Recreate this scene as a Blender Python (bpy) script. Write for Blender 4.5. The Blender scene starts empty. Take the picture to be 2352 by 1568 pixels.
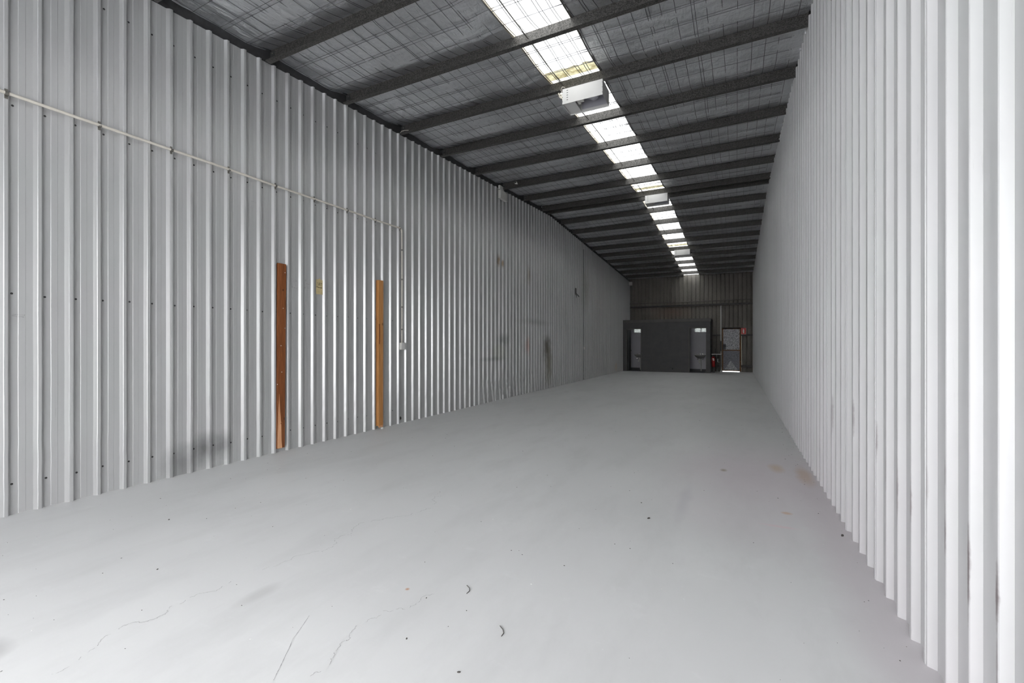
import bpy, math, random
import numpy as np
from mathutils import Vector, Matrix, noise as mnoise
random.seed(7)
rng = np.random.RandomState(7)
scn = bpy.context.scene
COL = scn.collection
PI = math.pi

# ------------------------------------------------------------------ camera
cam_d = bpy.data.cameras.new('camera'); cam = bpy.data.objects.new('camera', cam_d); COL.objects.link(cam)
cam.location = (0, 0, 1.3493); cam.rotation_euler = (math.radians(90), 0, math.radians(26.5766))
cam_d.sensor_width = 36.0; cam_d.lens = 36.0 * 1028.83 / 2352.0; cam_d.shift_y = 6.09 / 2352.0
cam_d.clip_start = 0.05; cam_d.clip_end = 200
scn.camera = cam
# ------------------------------------------------------------------ sky (overcast daylight)
w = bpy.data.worlds.new('sky'); scn.world = w; w.use_nodes = True
nt = w.node_tree; nt.nodes.clear()
wo = nt.nodes.new('ShaderNodeOutputWorld'); wb = nt.nodes.new('ShaderNodeBackground')
tc = nt.nodes.new('ShaderNodeTexCoord'); sx = nt.nodes.new('ShaderNodeSeparateXYZ'); cr = nt.nodes.new('ShaderNodeValToRGB')
nt.links.new(tc.outputs['Generated'], sx.inputs[0]); nt.links.new(sx.outputs['Z'], cr.inputs[0])
cr.color_ramp.elements[0].position = 0.0; cr.color_ramp.elements[0].color = (.775, .78, .79, 1)
cr.color_ramp.elements[1].position = 0.9; cr.color_ramp.elements[1].color = (1.145, 1.15, 1.165, 1)
nt.links.new(cr.outputs[0], wb.inputs[0]); wb.inputs[1].default_value = 1.0
nt.links.new(wb.outputs[0], wo.inputs[0])
# ------------------------------------------------------------------ exposure
scn.view_settings.view_transform = 'Standard'; scn.view_settings.look = 'None'
scn.view_settings.gamma = 1; scn.view_settings.use_curve_mapping = False
scn.view_settings.exposure = 3.62

A = 5.132      # left wall pan plane at X=-A
B = 0.7438     # right wall pan plane at X=+B
YB = 24.43     # back wall
YF = -2.3      # front wall (roller door, behind the camera)
RP = 0.1905    # rib pitch
PH = 0.16      # purlin height
SK0, SK1 = -2.38, -1.645
def zb(y):     # underside of the purlins: shallow ridge part way down the shed
    return 4.59 + 0.0543 * y if y < 12.9 else 5.29 - 0.0525 * (y - 12.9)

# ------------------------------------------------------------------ mesh helpers
class MB:
    def __init__(s): s.v = []; s.f = []
    def add(s, vs, fs):
        o = len(s.v); s.v += [tuple(p) for p in vs]; s.f += [tuple(i + o for i in f) for f in fs]; return s
    def box(s, x0, x1, y0, y1, z0, z1, M=None):
        vs = [(x, y, z) for z in (z0, z1) for y in (y0, y1) for x in (x0, x1)]
        if M is not None: vs = [tuple(M @ Vector(p)) for p in vs]
        return s.add(vs, [(0, 2, 3, 1), (4, 5, 7, 6), (0, 1, 5, 4), (2, 6, 7, 3), (0, 4, 6, 2), (1, 3, 7, 5)])
    def quad(s, a, b, c, d): return s.add([a, b, c, d], [(0, 1, 2, 3)])
    def tube(s, pts, r, n=8, cap=True):
        pts = [Vector(p) for p in pts]; rings = []
        for i, p in enumerate(pts):
            t = (pts[min(i + 1, len(pts) - 1)] - pts[max(i - 1, 0)]).normalized()
            u = t.cross(Vector((0, 0, 1)))
            if u.length < .05: u = t.cross(Vector((0, 1, 0)))
            u.normalize(); q = t.cross(u)
            rr = r[i] if isinstance(r, (list, tuple)) else r
            rings.append([p + (u * math.cos(2 * PI * k / n) + q * math.sin(2 * PI * k / n)) * rr for k in range(n)])
        vs = [v for ring in rings for v in ring]; fs = []
        for i in range(len(pts) - 1):
            for k in range(n):
                a = i * n + k; b = i * n + (k + 1) % n
                fs.append((a, b, b + n, a + n))
        if cap: fs += [tuple(range(n - 1, -1, -1)), tuple(range((len(pts) - 1) * n, len(pts) * n))]
        return s.add(vs, fs)
    def lathe(s, prof, n=24, M=None, sy=1.0):
        vs = []; fs = []
        for r, z in prof:
            for k in range(n):
                p = Vector((r * math.cos(2 * PI * k / n), sy * r * math.sin(2 * PI * k / n), z))
                vs.append(tuple(M @ p) if M is not None else tuple(p))
        for i in range(len(prof) - 1):
            for k in range(n):
                a = i * n + k; b = i * n + (k + 1) % n
                fs.append((a, b, b + n, a + n))
        return s.add(vs, fs)
    def prism(s, prof, x0, x1):            # prof in (y,z), extruded along x
        n = len(prof)
        return s.add([(x0, y, z) for y, z in prof] + [(x1, y, z) for y, z in prof],
                     [(i, (i + 1) % n, (i + 1) % n + n, i + n) for i in range(n)] + [tuple(range(n - 1, -1, -1)), tuple(range(n, 2 * n))])
def obj(name, mb, mat, parent=None, bevel=0, smooth=False, loc=None):
    me = bpy.data.meshes.new(name); me.from_pydata(mb.v, [], mb.f); me.update()
    o = bpy.data.objects.new(name, me); COL.objects.link(o)
    if mat: me.materials.append(mat)
    if parent is not None: o.parent = parent
    if loc: o.location = loc
    if smooth:
        me.polygons.foreach_set('use_smooth', [True] * len(me.polygons))
        me.set_sharp_from_angle(angle=math.radians(40))
    if bevel:
        m = o.modifiers.new('bevel', 'BEVEL'); m.width = bevel; m.segments = 2; m.limit_method = 'ANGLE'
    return o
def tag(o, label, cat, group=None):
    o['label'] = label; o['category'] = cat
    if group: o['group'] = group
    return o
def thing(name, label, cat, loc=(0, 0, 0), group=None):
    o = bpy.data.objects.new(name, None); COL.objects.link(o); o.location = loc
    o.empty_display_size = .1
    return tag(o, label, cat, group)
def struct(name, mb, mat, **k):
    o = obj(name, mb, mat, **k); o['kind'] = 'structure'; return o
def dup(root, loc, label):
    r = root.copy(); COL.objects.link(r); r.location = loc; r['label'] = label
    for ch in list(root.children):
        c = ch.copy(); COL.objects.link(c); c.parent = r
        for g in list(ch.children):
            d = g.copy(); COL.objects.link(d); d.parent = c
    return r

# ------------------------------------------------------------------ materials
class NT:
    def __init__(s, name):
        s.m = bpy.data.materials.new(name); s.m.use_nodes = True; s.t = s.m.node_tree; s.t.nodes.clear()
        s.out = s.n('ShaderNodeOutputMaterial'); s.b = s.n('ShaderNodeBsdfPrincipled'); s.l(s.b.outputs[0], s.out.inputs[0])
        s.tc = s.n('ShaderNodeTexCoord')
    def n(s, k, **kw):
        x = s.t.nodes.new(k)
        for a, v in kw.items(): setattr(x, a, v)
        return x
    def l(s, a, b): s.t.links.new(a, b)
    def setv(s, **kw):
        for k, v in kw.items(): s.b.inputs[{'rough': 'Roughness', 'metal': 'Metallic', 'col': 'Base Color', 'spec': 'Specular IOR Level'}[k]].default_value = v
    def map(s, scale=(1, 1, 1), loc=(0, 0, 0), rot=(0, 0, 0)):
        mp = s.n('ShaderNodeMapping'); s.l(s.tc.outputs['Object'], mp.inputs[0])
        mp.inputs['Scale'].default_value = scale; mp.inputs['Location'].default_value = loc; mp.inputs['Rotation'].default_value = rot
        return mp.outputs[0]
    def noise(s, scale, vec=None, detail=4, rough=.55, dist=0.0):
        x = s.n('ShaderNodeTexNoise'); x.inputs['Scale'].default_value = scale; x.inputs['Detail'].default_value = detail
        x.inputs['Roughness'].default_value = rough; x.inputs['Distortion'].default_value = dist
        s.l(vec if vec is not None else s.tc.outputs['Object'], x.inputs['Vector']); return x.outputs[0]
    def ramp(s, fac, stops):
        r = s.n('ShaderNodeValToRGB'); e = r.color_ramp.elements
        while len(e) < len(stops): e.new(.5)
        for i, (p, c) in enumerate(stops):
            e[i].position = p; e[i].color = (c, c, c, 1) if isinstance(c, (int, float)) else (*c, 1)
        s.l(fac, r.inputs[0]); return r.outputs[0]
    def mix(s, fac, a, b, mode='MIX'):
        m = s.n('ShaderNodeMix', data_type='RGBA', blend_type=mode)
        for sock, v in ((m.inputs[0], fac), (m.inputs[6], a), (m.inputs[7], b)):
            if hasattr(v, 'is_linked'): s.l(v, sock)
            elif isinstance(v, (int, float)): sock.default_value = v
            else: sock.default_value = (*v, 1)
        return m.outputs[2]
    def math(s, op, a, b=None, c=None, clamp=False):
        m = s.n('ShaderNodeMath', operation=op, use_clamp=clamp)
        for sock, v in zip(m.inputs, (a, b, c)):
            if v is None: continue
            if hasattr(v, 'is_linked'): s.l(v, sock)
            else: sock.default_value = v
        return m.outputs[0]
    def bump(s, h, strength=.2, dist=.01):
        b = s.n('ShaderNodeBump'); b.inputs['Strength'].default_value = strength; b.inputs['Distance'].default_value = dist
        s.l(h, b.inputs['Height']); s.l(b.outputs[0], s.b.inputs['Normal'])
    def col(s, c): s.l(c, s.b.inputs['Base Color'])
    def blob(s, c, r, edge=.5, nfac=.25, nscale=6):
        """soft mask of a stain centred at c (object space) with radii r"""
        sub = s.n('ShaderNodeVectorMath', operation='SUBTRACT'); s.l(s.tc.outputs['Object'], sub.inputs[0]); sub.inputs[1].default_value = c
        dv = s.n('ShaderNodeVectorMath', operation='DIVIDE'); s.l(sub.outputs[0], dv.inputs[0]); dv.inputs[1].default_value = r
        ln = s.n('ShaderNodeVectorMath', operation='LENGTH'); s.l(dv.outputs[0], ln.inputs[0])
        nz = s.noise(nscale, detail=3)
        d = s.math('ADD', ln.outputs['Value'], s.math('MULTIPLY', s.math('SUBTRACT', nz, .5), nfac * 4))
        mr = s.n('ShaderNodeMapRange'); s.l(d, mr.inputs[0]); mr.inputs[1].default_value = 1 + edge * .5; mr.inputs[2].default_value = 1 - edge
        mr.inputs[3].default_value = 0; mr.inputs[4].default_value = 1
        return mr.outputs[0]
def simple(name, c, rough=.5, metal=0, nz=0, nscale=20, bump=0):
    N = NT(name); N.setv(rough=rough, metal=metal)
    if nz:
        f = N.noise(nscale)
        N.col(N.ramp(f, [(.3, tuple(x * (1 - nz) for x in c)), (.7, tuple(min(1, x * (1 + nz)) for x in c))]))
        if bump: N.bump(f, bump, .003)
    else: N.setv(col=(*c, 1))
    return N.m

def wall_paint(name, base, stains=False):
    N = NT(name); N.setv(rough=.36, spec=.45, metal=.38 if stains else .04)
    big = N.noise(.55, N.map((1, 1, .5)), 5)
    fine = N.noise(9, N.map((1, 1, .25)), 5)
    c = N.ramp(big, [(.3, tuple(x * .93 for x in base)), (.7, tuple(x * 1.04 for x in base))])
    c = N.mix(N.ramp(fine, [(.45, 0), (.75, .35)]), c, tuple(x * .86 for x in base))
    # greenish/pinkish mottling of old paint
    c = N.mix(N.ramp(N.noise(1.3, detail=2), [(.45, 0), (.65, .30)]), c, (base[0] * .95, base[1] * 1.0, base[2] * .97))
    # vertical scuffs
    scuff = N.noise(14, N.map((1, 3.0, .12), loc=(3, 1, 0)), 6, .7)
    c = N.mix(N.ramp(scuff, [(.66, 0), (.76, .4)]), c, (.25, .25, .25))
    if stains:
        X = -5.13
        def st(c, ctr, r, colr, amt, edge=.6, nf=.25, ns=5):
            return N.mix(N.math('MULTIPLY', N.blob(ctr, r, edge, nf, ns), amt), c, colr)
        c = st(c, (X, 2.62, .12), (.3, .16, .17), (.16, .16, .16), .6, .8)
        c = st(c, (X, 2.84, .22), (.3, .13, .16), (.13, .13, .13), .75, .8)
        c = st(c, (X, 3.05, .23), (.3, .10, .13), (.15, .15, .15), .6, .8)
        c = st(c, (X, 9.55, 1.15), (.4, .42, .22), (.44, .45, .42), .85, .3, .12)       # overpainted patch
        c = st(c, (X, 9.75, 1.45), (.4, .35, .14), (.20, .21, .20), .6, .8)
        c = st(c, (X, 9.2, 1.0), (.4, .55, .05), (.16, .16, .16), .5, .9)
        c = st(c, (X, 12.6, 1.25), (.4, .28, .35), (.10, .09, .07), .85, .7)
        c = st(c, (X, 12.75, .7), (.4, .28, .55), (.17, .15, .10), .75, .7)
        c = st(c, (X, 11.2, 1.3), (.4, .14, .22), (.42, .20, .15), .5, .8)
        c = st(c, (X, 11.7, 1.98), (.4, 1.1, .08), (.25, .25, .24), .45, .9)
        c = st(c, (X, 9.50, 3.36), (.4, .06, .14), (.22, .15, .08), .8, .6, .3, 12)
        c = st(c, (X, 9.72, 3.32), (.4, .05, .10), (.22, .15, .08), .8, .6, .3, 12)
        c = st(c, (X, 11.3, 3.24), (.4, .10, .22), (.24, .19, .13), .7, .8, .3, 10)
        c = st(c, (X, 16.4, 3.4), (.4, .5, .7), (.22, .22, .18), .4, .9)
        c = st(c, (X, 21.3, .25), (.4, .25, .2), (.5, .44, .38), .8, .6)
        c = st(c, (X, 5.95, .35), (.4, .12, .35), (.26, .26, .27), .35, .8)
    else:
        # dark scrapes low on the right wall ribs
        X = .74
        for (y, z, rz, ry, am) in ((2.082, .57, .15, .007, .95), (1.893, .57, .10, .008, .95), (1.893, .36, .12, .005, .6), (2.273, .62, .10, .006, .8), (2.273, .85, .06, .005, .5),
                                   (2.652, .62, .12, .006, .7), (2.843, .62, .14, .006, .7), (3.035, .70, .14, .005, .6), (3.22, .80, .10, .005, .6), (2.46, .75, .08, .005, .4), (3.79, .85, .12, .006, .6), (4.55, .75, .15, .006, .5)):
            k = N.math('MULTIPLY', N.blob((X - .026, y, z), (.06, ry, rz), .6, .3, 30), am)
            c = N.mix(k, c, (.13, .10, .10))
        k = N.math('MULTIPLY', N.blob((X, 5.0, .0), (.4, 4.5, 1.0), 1.0, .2, 1), .35)
        c = N.mix(k, c, (base[0] * .96, base[1] * .88, base[2] * .93))
    N.col(c); N.bump(N.noise(60, detail=3), .06, .002)
    return N.m
M_left = wall_paint('painted_cladding_left', (.50, .50, .502), True)
M_right = wall_paint('painted_cladding_right', (.51, .51, .515))

def floor_mat():
    N = NT('painted_concrete'); N.setv(spec=.28)
    base = (.600, .603, .606)
    c = N.ramp(N.noise(.6, detail=6), [(.3, tuple(x * .94 for x in base)), (.7, tuple(x * 1.04 for x in base))])
    streak = N.noise(2.2, N.map((1, .35, 1), rot=(0, 0, .5)), 7, .65)
    c = N.mix(N.ramp(streak, [(.48, 0), (.70, .6)]), c, tuple(x * .86 for x in base))
    lite = N.noise(5, N.map((.6, 1, 1), loc=(4, 2, 0)), 8, .7)
    c = N.mix(N.ramp(lite, [(.60, 0), (.75, .35)]), c, tuple(min(1, x * 1.15) for x in base))
    def st(c, ctr, r, colr, amt, edge=.6, nf=.25, ns=3):
        return N.mix(N.math('MULTIPLY', N.blob(ctr, r, edge, nf, ns), amt), c, colr)
    c = st(c, (.2, 5.2, 0), (.75, 1.5, 1), (.60, .53, .57), .6, .8, .2, 1.5)
    c = st(c, (.68, 3.6, 0), (.20, 2.6, 1), (.52, .47, .50), .55, .6, .2, 3)
    c = st(c, (.39, 5.64, 0), (.07, .16, 1), (.55, .43, .33), .7)
    c = st(c, (.63, 5.45, 0), (.07, .35, 1), (.50, .38, .30), .7)
    c = st(c, (-.12, 5.3, 0), (.035, .06, 1), (.30, .24, .18), .8)
    c = st(c, (.36, 4.18, 0), (.035, .03, 1), (.55, .38, .28), .8)
    c = st(c, (.30, 3.85, 0), (.12, .03, 1), (.66, .52, .55), .6)
    c = st(c, (-.40, 4.1, 0), (.05, .5, 1), (.48, .47, .50), .5)
    c = st(c, (-2.95, .70, 0), (.12, .10, 1), (.28, .28, .28), .7)
    c = st(c, (-2.3, 1.55, 0), (.05, .12, 1), (.42, .42, .42), .5)
    c = st(c, (-1.62, 1.95, 0), (.012, .012, 1), (.45, .25, .15), .9, .6, .1)
    sp = N.n('ShaderNodeTexVoronoi'); sp.inputs['Scale'].default_value = 14; N.l(N.tc.outputs['Object'], sp.inputs['Vector'])
    c = N.mix(N.math('MULTIPLY', N.ramp(sp.outputs['Distance'], [(.0, 1), (.05, 0)]), N.ramp(N.noise(3), [(.55, 0), (.62, .7)])), c, (.8, .8, .8))
    N.col(c)
    N.l(N.ramp(N.noise(1.2, detail=5), [(.3, .42), (.7, .62)]), N.b.inputs['Roughness'])
    h = N.math('ADD', N.noise(40, detail=4), N.math('MULTIPLY', streak, 2.0))
    N.bump(h, .10, .003)
    return N.m
M_floor = floor_mat()

def foil_mat():
    N = NT('silver_foil_insulation'); N.setv(metal=.85)
    base = (.70, .71, .73)
    c = N.ramp(N.noise(1.0, detail=3), [(.3, tuple(x * .82 for x in base)), (.7, tuple(x * 1.15 for x in base))])
    N.col(c)
    N.l(N.ramp(N.noise(3, detail=3), [(.35, .30), (.7, .48)]), N.b.inputs['Roughness'])
    w1 = N.noise(6, N.map((2.2, .55, 1)), 2, .45, .8)        # creases running down the roof
    w2 = N.noise(5, N.map((.5, 2.0, 1), loc=(5, 3, 1)), 2, .4, .5)
    rdg = N.math('ABSOLUTE', N.math('SUBTRACT', N.noise(4.5, N.map((2.4, .7, 1), loc=(2, 7, 3)), 3, .5, 1.0), .5))
    rd2 = N.math('ABSOLUTE', N.math('SUBTRACT', N.noise(5.5, N.map((.8, 1.8, 1), loc=(9, 1, 3)), 3, .5, .6), .5))
    h = N.math('ADD', N.math('ADD', N.math('MULTIPLY', w1, 1.0), w2), N.math('MULTIPLY', N.math('MINIMUM', N.math('ADD', rdg, .02), N.math('ADD', rd2, .04)), 1.6))
    N.bump(h, .48, .03)
    return N.m
M_foil = foil_mat()
def galv(name, c0, c1, scale=120, rough=.5, metal=.5):
    N = NT(name); N.setv(metal=metal, rough=rough)
    v = N.n('ShaderNodeTexVoronoi'); v.inputs['Scale'].default_value = scale; N.l(N.tc.outputs['Object'], v.inputs['Vector'])
    sep = N.n('ShaderNodeSeparateColor'); N.l(v.outputs['Color'], sep.inputs[0])
    f = N.math('MULTIPLY_ADD', N.noise(scale * .7, detail=2), .6, N.math('MULTIPLY', sep.outputs[0], .4))
    N.col(N.ramp(f, [(.3, c0), (.7, c1)])); return N.m
M_purlin = galv('weathered_galvanised_purlin', (.024, .023, .022), (.110, .105, .099), 110, .5, .35)
M_beam = simple('dark_steel_beam', (.045, .045, .047), .6, .3, .25, 15)
M_wire = simple('mesh_wire', (.10, .10, .11), .45, .6)
M_rod = simple('bridging_rod_steel', (.14, .13, .12), .5, .5, .3, 30)
def back_mat():
    N = NT('bare_weathered_cladding'); N.setv(rough=.55, metal=.25)
    base = (.185, .174, .154)
    c = N.ramp(N.noise(1.1, N.map((1, 1, .5)), 6, .65), [(.3, tuple(x * .72 for x in base)), (.7, tuple(x * 1.25 for x in base))])
    c = N.mix(N.ramp(N.noise(30, detail=4), [(.45, 0), (.7, .5)]), c, (.07, .065, .055))
    c = N.mix(N.math('MULTIPLY', N.blob((-3.0, YB, 3.0), (.9, .4, .35), .9, .3, 3), .45), c, (.20, .12, .085))
    N.col(c); return N.m
M_back = back_mat()
def skylight_mat():
    N = NT('fibreglass_skylight'); t = N.t
    N.setv(col=(.86, .87, .84, 1), rough=.4)
    tr = N.n('ShaderNodeBsdfTranslucent'); tr.inputs[0].default_value = (.93, .94, .92, 1)
    mx = N.n('ShaderNodeMixShader'); mx.inputs[0].default_value = .34
    N.l(N.b.outputs[0], mx.inputs[1]); N.l(tr.outputs[0], mx.inputs[2]); N.l(mx.outputs[0], N.out.inputs[0])
    return N.m
M_sky = skylight_mat()
def yellow_fibre():
    N = NT('yellowed_fibreglass_lap'); N.setv(col=(.55, .50, .33, 1), rough=.5)
    c = N.ramp(N.noise(14, detail=5), [(.35, (.20, .17, .09)), (.6, (.42, .40, .28))])
    N.col(c)
    tr = N.n('ShaderNodeBsdfTranslucent'); N.l(c, tr.inputs[0])
    mx = N.n('ShaderNodeMixShader'); mx.inputs[0].default_value = .55
    N.l(N.b.outputs[0], mx.inputs[1]); N.l(tr.outputs[0], mx.inputs[2]); N.l(mx.outputs[0], N.out.inputs[0])
    return N.m
M_yel = yellow_fibre()
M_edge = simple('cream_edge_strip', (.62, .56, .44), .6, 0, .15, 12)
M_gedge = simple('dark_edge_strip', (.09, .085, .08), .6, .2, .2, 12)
M_white = simple('white_powdercoat', (.56, .555, .545), .4, 0, .03, 5)
M_whiteg = simple('aged_white_plastic', (.62, .61, .58), .45, 0, .05, 8)
M_inner = simple('box_interior_grey', (.42, .42, .46), .35, .3)
M_black = simple('black_plastic', (.015, .015, .016), .5)
M_conduit = simple('cream_pvc_conduit', (.62, .585, .52), .4, 0, .05, 10)
M_saddle = simple('tarnished_saddle', (.20, .19, .17), .45, .6, .2, 40)
M_screw = simple('screw_head', (.05, .05, .05), .5, .4)
M_char = simple('charcoal_painted_block', (.085, .084, .086), .65, 0, .12, 3)
M_char2 = simple('charcoal_fascia', (.105, .10, .097), .6, 0, .1, 3)
M_int = simple('toilet_wall_white', (.56, .55, .58), .5, 0, .03, 2)
M_darkfl = simple('toilet_floor', (.06, .06, .065), .5)
M_alu = simple('window_aluminium', (.45, .45, .46), .4, .6)
M_cer = simple('ceramic', (.38, .37, .35), .18, 0)
M_chrome = simple('chrome', (.55, .54, .52), .18, 1.0)
M_pipew = simple('white_pvc_pipe', (.62, .62, .60), .4)
M_red = simple('extinguisher_red', (.42, .012, .014), .3)
M_signred = simple('sign_red', (.62, .015, .012), .4)
M_signw = simple('sign_white', (.80, .74, .70), .4)
M_stain = simple('stainless_steel', (.34, .335, .32), .38, .9, .05, 30)
M_paper = simple('yellowed_paper', (.50, .41, .22), .7, 0, .12, 14)
M_ink = simple('marker_ink', (.02, .018, .015), .6)
M_pencil = simple('pencil_line', (.26, .24, .25), .6)
M_crack = simple('crack_shadow_gap', (.16, .16, .165), .9)
M_grit = simple('grit', (.06, .055, .05), .8)
M_chip = simple('bare_chip', (.75, .75, .74), .6)
def rust_mat():
    N = NT('rusty_door_frame'); N.setv(rough=.75)
    f = N.noise(16, detail=6, rough=.7)
    N.col(N.ramp(f, [(.3, (.035, .022, .014)), (.5, (.15, .070, .026)), (.7, (.26, .135, .05))])); return N.m
M_rust = rust_mat()
def foilpatch(name, a, b):
    N = NT(name); N.setv(rough=.4, metal=.35)
    n = N.noise(26, detail=6, rough=.8, dist=1.2)
    N.col(N.ramp(n, [(.42, a), (.58, b)])); N.bump(n, .5, .02); return N.m
M_fp1 = foilpatch('crumpled_foil_bright', (.10, .10, .11), (.75, .75, .78))
M_fp2 = foilpatch('crumpled_foil_dull', (.13, .13, .15), (.34, .34, .37))
def wood_mat(name, dark, mid, lite, knot=()):
    N = NT(name); N.setv(rough=.6, spec=.3)
    g = N.noise(7, N.map((6, 6, .35)), 6, .6, 1.5)
    g2 = N.noise(30, N.map((3, 3, .12), loc=(1, 2, 3)), 5, .6)
    f = N.math('MULTIPLY_ADD', g2, .45, N.math('MULTIPLY', g, .55))
    c = N.ramp(f, [(.30, dark), (.50, mid), (.70, lite)])
    for (y, z, r) in knot:
        c = N.mix(N.blob((0, y, z), (.2, r, r * 1.3), .7, .15, 20), c, tuple(x * .45 for x in dark))
    N.col(c); N.bump(f, .15, .004); return N.m
M_wood1 = wood_mat('old_dark_timber', (.085, .028, .010), (.20, .065, .020), (.30, .115, .040), ((.055, .36, .014), (.03, 1.98, .01)))
M_wood1b = wood_mat('torn_pale_timber', (.40, .17, .07), (.62, .32, .16), (.75, .45, .28))
M_wood2 = wood_mat('pine_timber', (.30, .125, .035), (.45, .21, .070), (.58, .31, .13), ((.08, 1.95, .012), (.04, 1.62, .018)))
def glass_mat():
    N = NT('obscure_window_glass'); N.setv(col=(.9, .92, .92, 1), rough=.35)
    tr = N.n('ShaderNodeBsdfTranslucent'); N.l(N.ramp(N.noise(35, detail=3), [(.42, (.09, .10, .085)), (.58, (.42, .43, .43))]), tr.inputs[0])
    mx = N.n('ShaderNodeMixShader'); mx.inputs[0].default_value = .85
    N.l(N.b.outputs[0], mx.inputs[1]); N.l(tr.outputs[0], mx.inputs[2]); N.l(mx.outputs[0], N.out.inputs[0])
    return N.m
M_glass = glass_mat()

# ------------------------------------------------------------------ cladding
def profile(s0, s1, start, lap_mod=None):
    """list of (s, h) along the sheet: h = height off the pan towards the room"""
    out = []
    k = math.floor((s0 - start) / RP)
    while start + k * RP < s1:
        b = start + k * RP
        lap = lap_mod is not None and (k % 4) == lap_mod
        if lap: pts = [(0, 0), (.019, .027), (.024, .029), (.031, .029), (.0315, .0315), (.046, .0315), (.051, .028), (.066, .0)]
        else: pts = [(0, 0), (.017, .0265), (.021, .029), (.041, .029), (.045, .0265), (.062, 0)]
        pts += [(.104, 0), (.107, .0015), (.146, .0015), (.149, 0)]
        for ds, h in pts:
            if s0 <= b + ds <= s1: out.append((b + ds, h, k))
        k += 1
    out = [(s0, 0, -99)] + out + [(s1, 0, 999)]
    return out
def crumple(k, y, z, h):
    """dented lower edge of the left wall"""
    dy = dx = 0.0
    if 8.6 < y < 19.5 and z < .60:
        r = random.Random(k * 13 + 5)
        env = 1.0 if 8.9 < y < 11.2 else (.8 if y < 13.4 else .45)
        kink = r.uniform(.34, .50); lean = r.uniform(-.02, .10) * env
        if r.random() < .18: lean *= .2
        if z < kink: dy += lean * (kink - z) / kink
        r2 = random.Random(int(k * 101 + z * 97))
        dy += r2.uniform(-.006, .006) * env * (1 if z > 0.02 else 0)
        dx += r2.uniform(-.010, .004) * env * (1 if h > .01 else .4)
    elif z < 2.0 and z > .1:
        r2 = random.Random(int(k * 31 + z * 57)); dy += r2.uniform(-.0012, .0012)
    return dx, dy
def side_wall(name, X, sgn, start, lapmod, mat, dents, top):
    prof = profile(YF, YB + .02, start, lapmod)
    zs = [0, .06, .12, .18, .24, .30, .36, .42, .48, .56, .75, 1.1, 1.6, 2.2, 3.0, 4.0] if dents else [0, .3, 1.0, 2.0, 3.2]
    mb = MB(); vs = []; nz = len(zs) + 1
    for (s, h, k) in prof:
        for z in zs + [top(s)]:
            dx, dy = crumple(k, s, z, h) if dents else (0, 0)
            vs.append((X + sgn * (h + dx), s + dy, z))
    fs = []
    for i in range(len(prof) - 1):
        for j in range(nz - 1):
            a = i * nz + j; q = (a, a + nz, a + nz + 1, a + 1)
            fs.append(q if sgn > 0 else q[::-1])
    mb.add(vs, fs)
    return struct(name, mb, mat)
wl = side_wall('wall_left', -A, 1, 1.5214, 1, M_left, True, lambda y: zb(y) + .005)
wr = side_wall('wall_right', B, -1, 1.8667, 3, M_right, False, lambda y: zb(y) + .07)

# back wall with openings, profile along x, facing -y
def back_wall():
    pr = profile(-A - .02, B + .02, -A + .03)
    cuts = [(-.59, .165, .0, 2.10), (-4.92, -4.06, 1.93, 2.36), (-1.90, -1.18, 1.93, 2.36)]
    xs = sorted(set([p[0] for p in pr] + [c for q in cuts for c in q[:2]]))
    hh = lambda x: np.interp(x, [p[0] for p in pr], [p[1] for p in pr])
    mb = MB(); T = zb(YB) + PH + .045
    for x0, x1 in zip(xs[:-1], xs[1:]):
        xm = (x0 + x1) / 2; iv = [(0, T)]
        for c in cuts:
            if c[0] < xm < c[1]: iv = [(0, c[2]), (c[3], T)]
        for a, b in iv:
            if b - a < 1e-4: continue
            ya, yb_ = YB - hh(x0), YB - hh(x1)
            mb.quad((x0, ya, a), (x1, yb_, a), (x1, yb_, b), (x0, ya, b))
    return struct('wall_back', mb, M_back)
back_wall()
# front wall around the open roller door, behind the camera
fm = MB(); T = zb(YF) + .3
DX0, DX1, DZ = -3.5, .60, 3.3
fm.box(-A - .05, DX0, YF - .12, YF, 0, T).box(DX1, B + .05, YF - .12, YF, 0, T).box(DX0, DX1, YF - .12, YF, DZ, T)
struct('wall_front', fm, M_beam)
# floor slab runs on as a concrete apron at both ends
fm = MB(); fm.box(-14, 9, -16, 34, -.12, 0)
floor = struct('floor', fm, M_floor)

# ------------------------------------------------------------------ roof
PY = [-1.2, 0.0, 1.2, 2.392, 3.592, 4.79, 6.0, 7.19, 8.43, 9.70, 10.93, 12.2, 12.62, 13.78, 14.95, 16.15, 17.35, 18.53, 19.73, 20.93, 22.13, 23.33]
EDG = [YF] + PY + [YB + .02]
def foil_z(x, y, k=1.0):
    i = min(max(np.searchsorted(EDG, y) - 1, 0), len(EDG) - 2)
    a, b = EDG[i], EDG[i + 1]; u = (y - a) / (b - a)
    za = zb(a) + PH + .004; zc = zb(b) + PH + .004
    uc = .77 + .035 * mnoise.noise(Vector((x * 1.7, i * 5.3, 2.0)))
    if u < .16: q = u / .16; s = q * (2 - q) * .82
    elif u < uc: s = .82 + .23 * (u - .16) / (uc - .16)
    else: s = 1.05 * (1 - u) / (1 - uc)
    sag = .058 * max(s, 0)
    z = za + (zc - za) * u - sag * k
    return z
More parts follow.
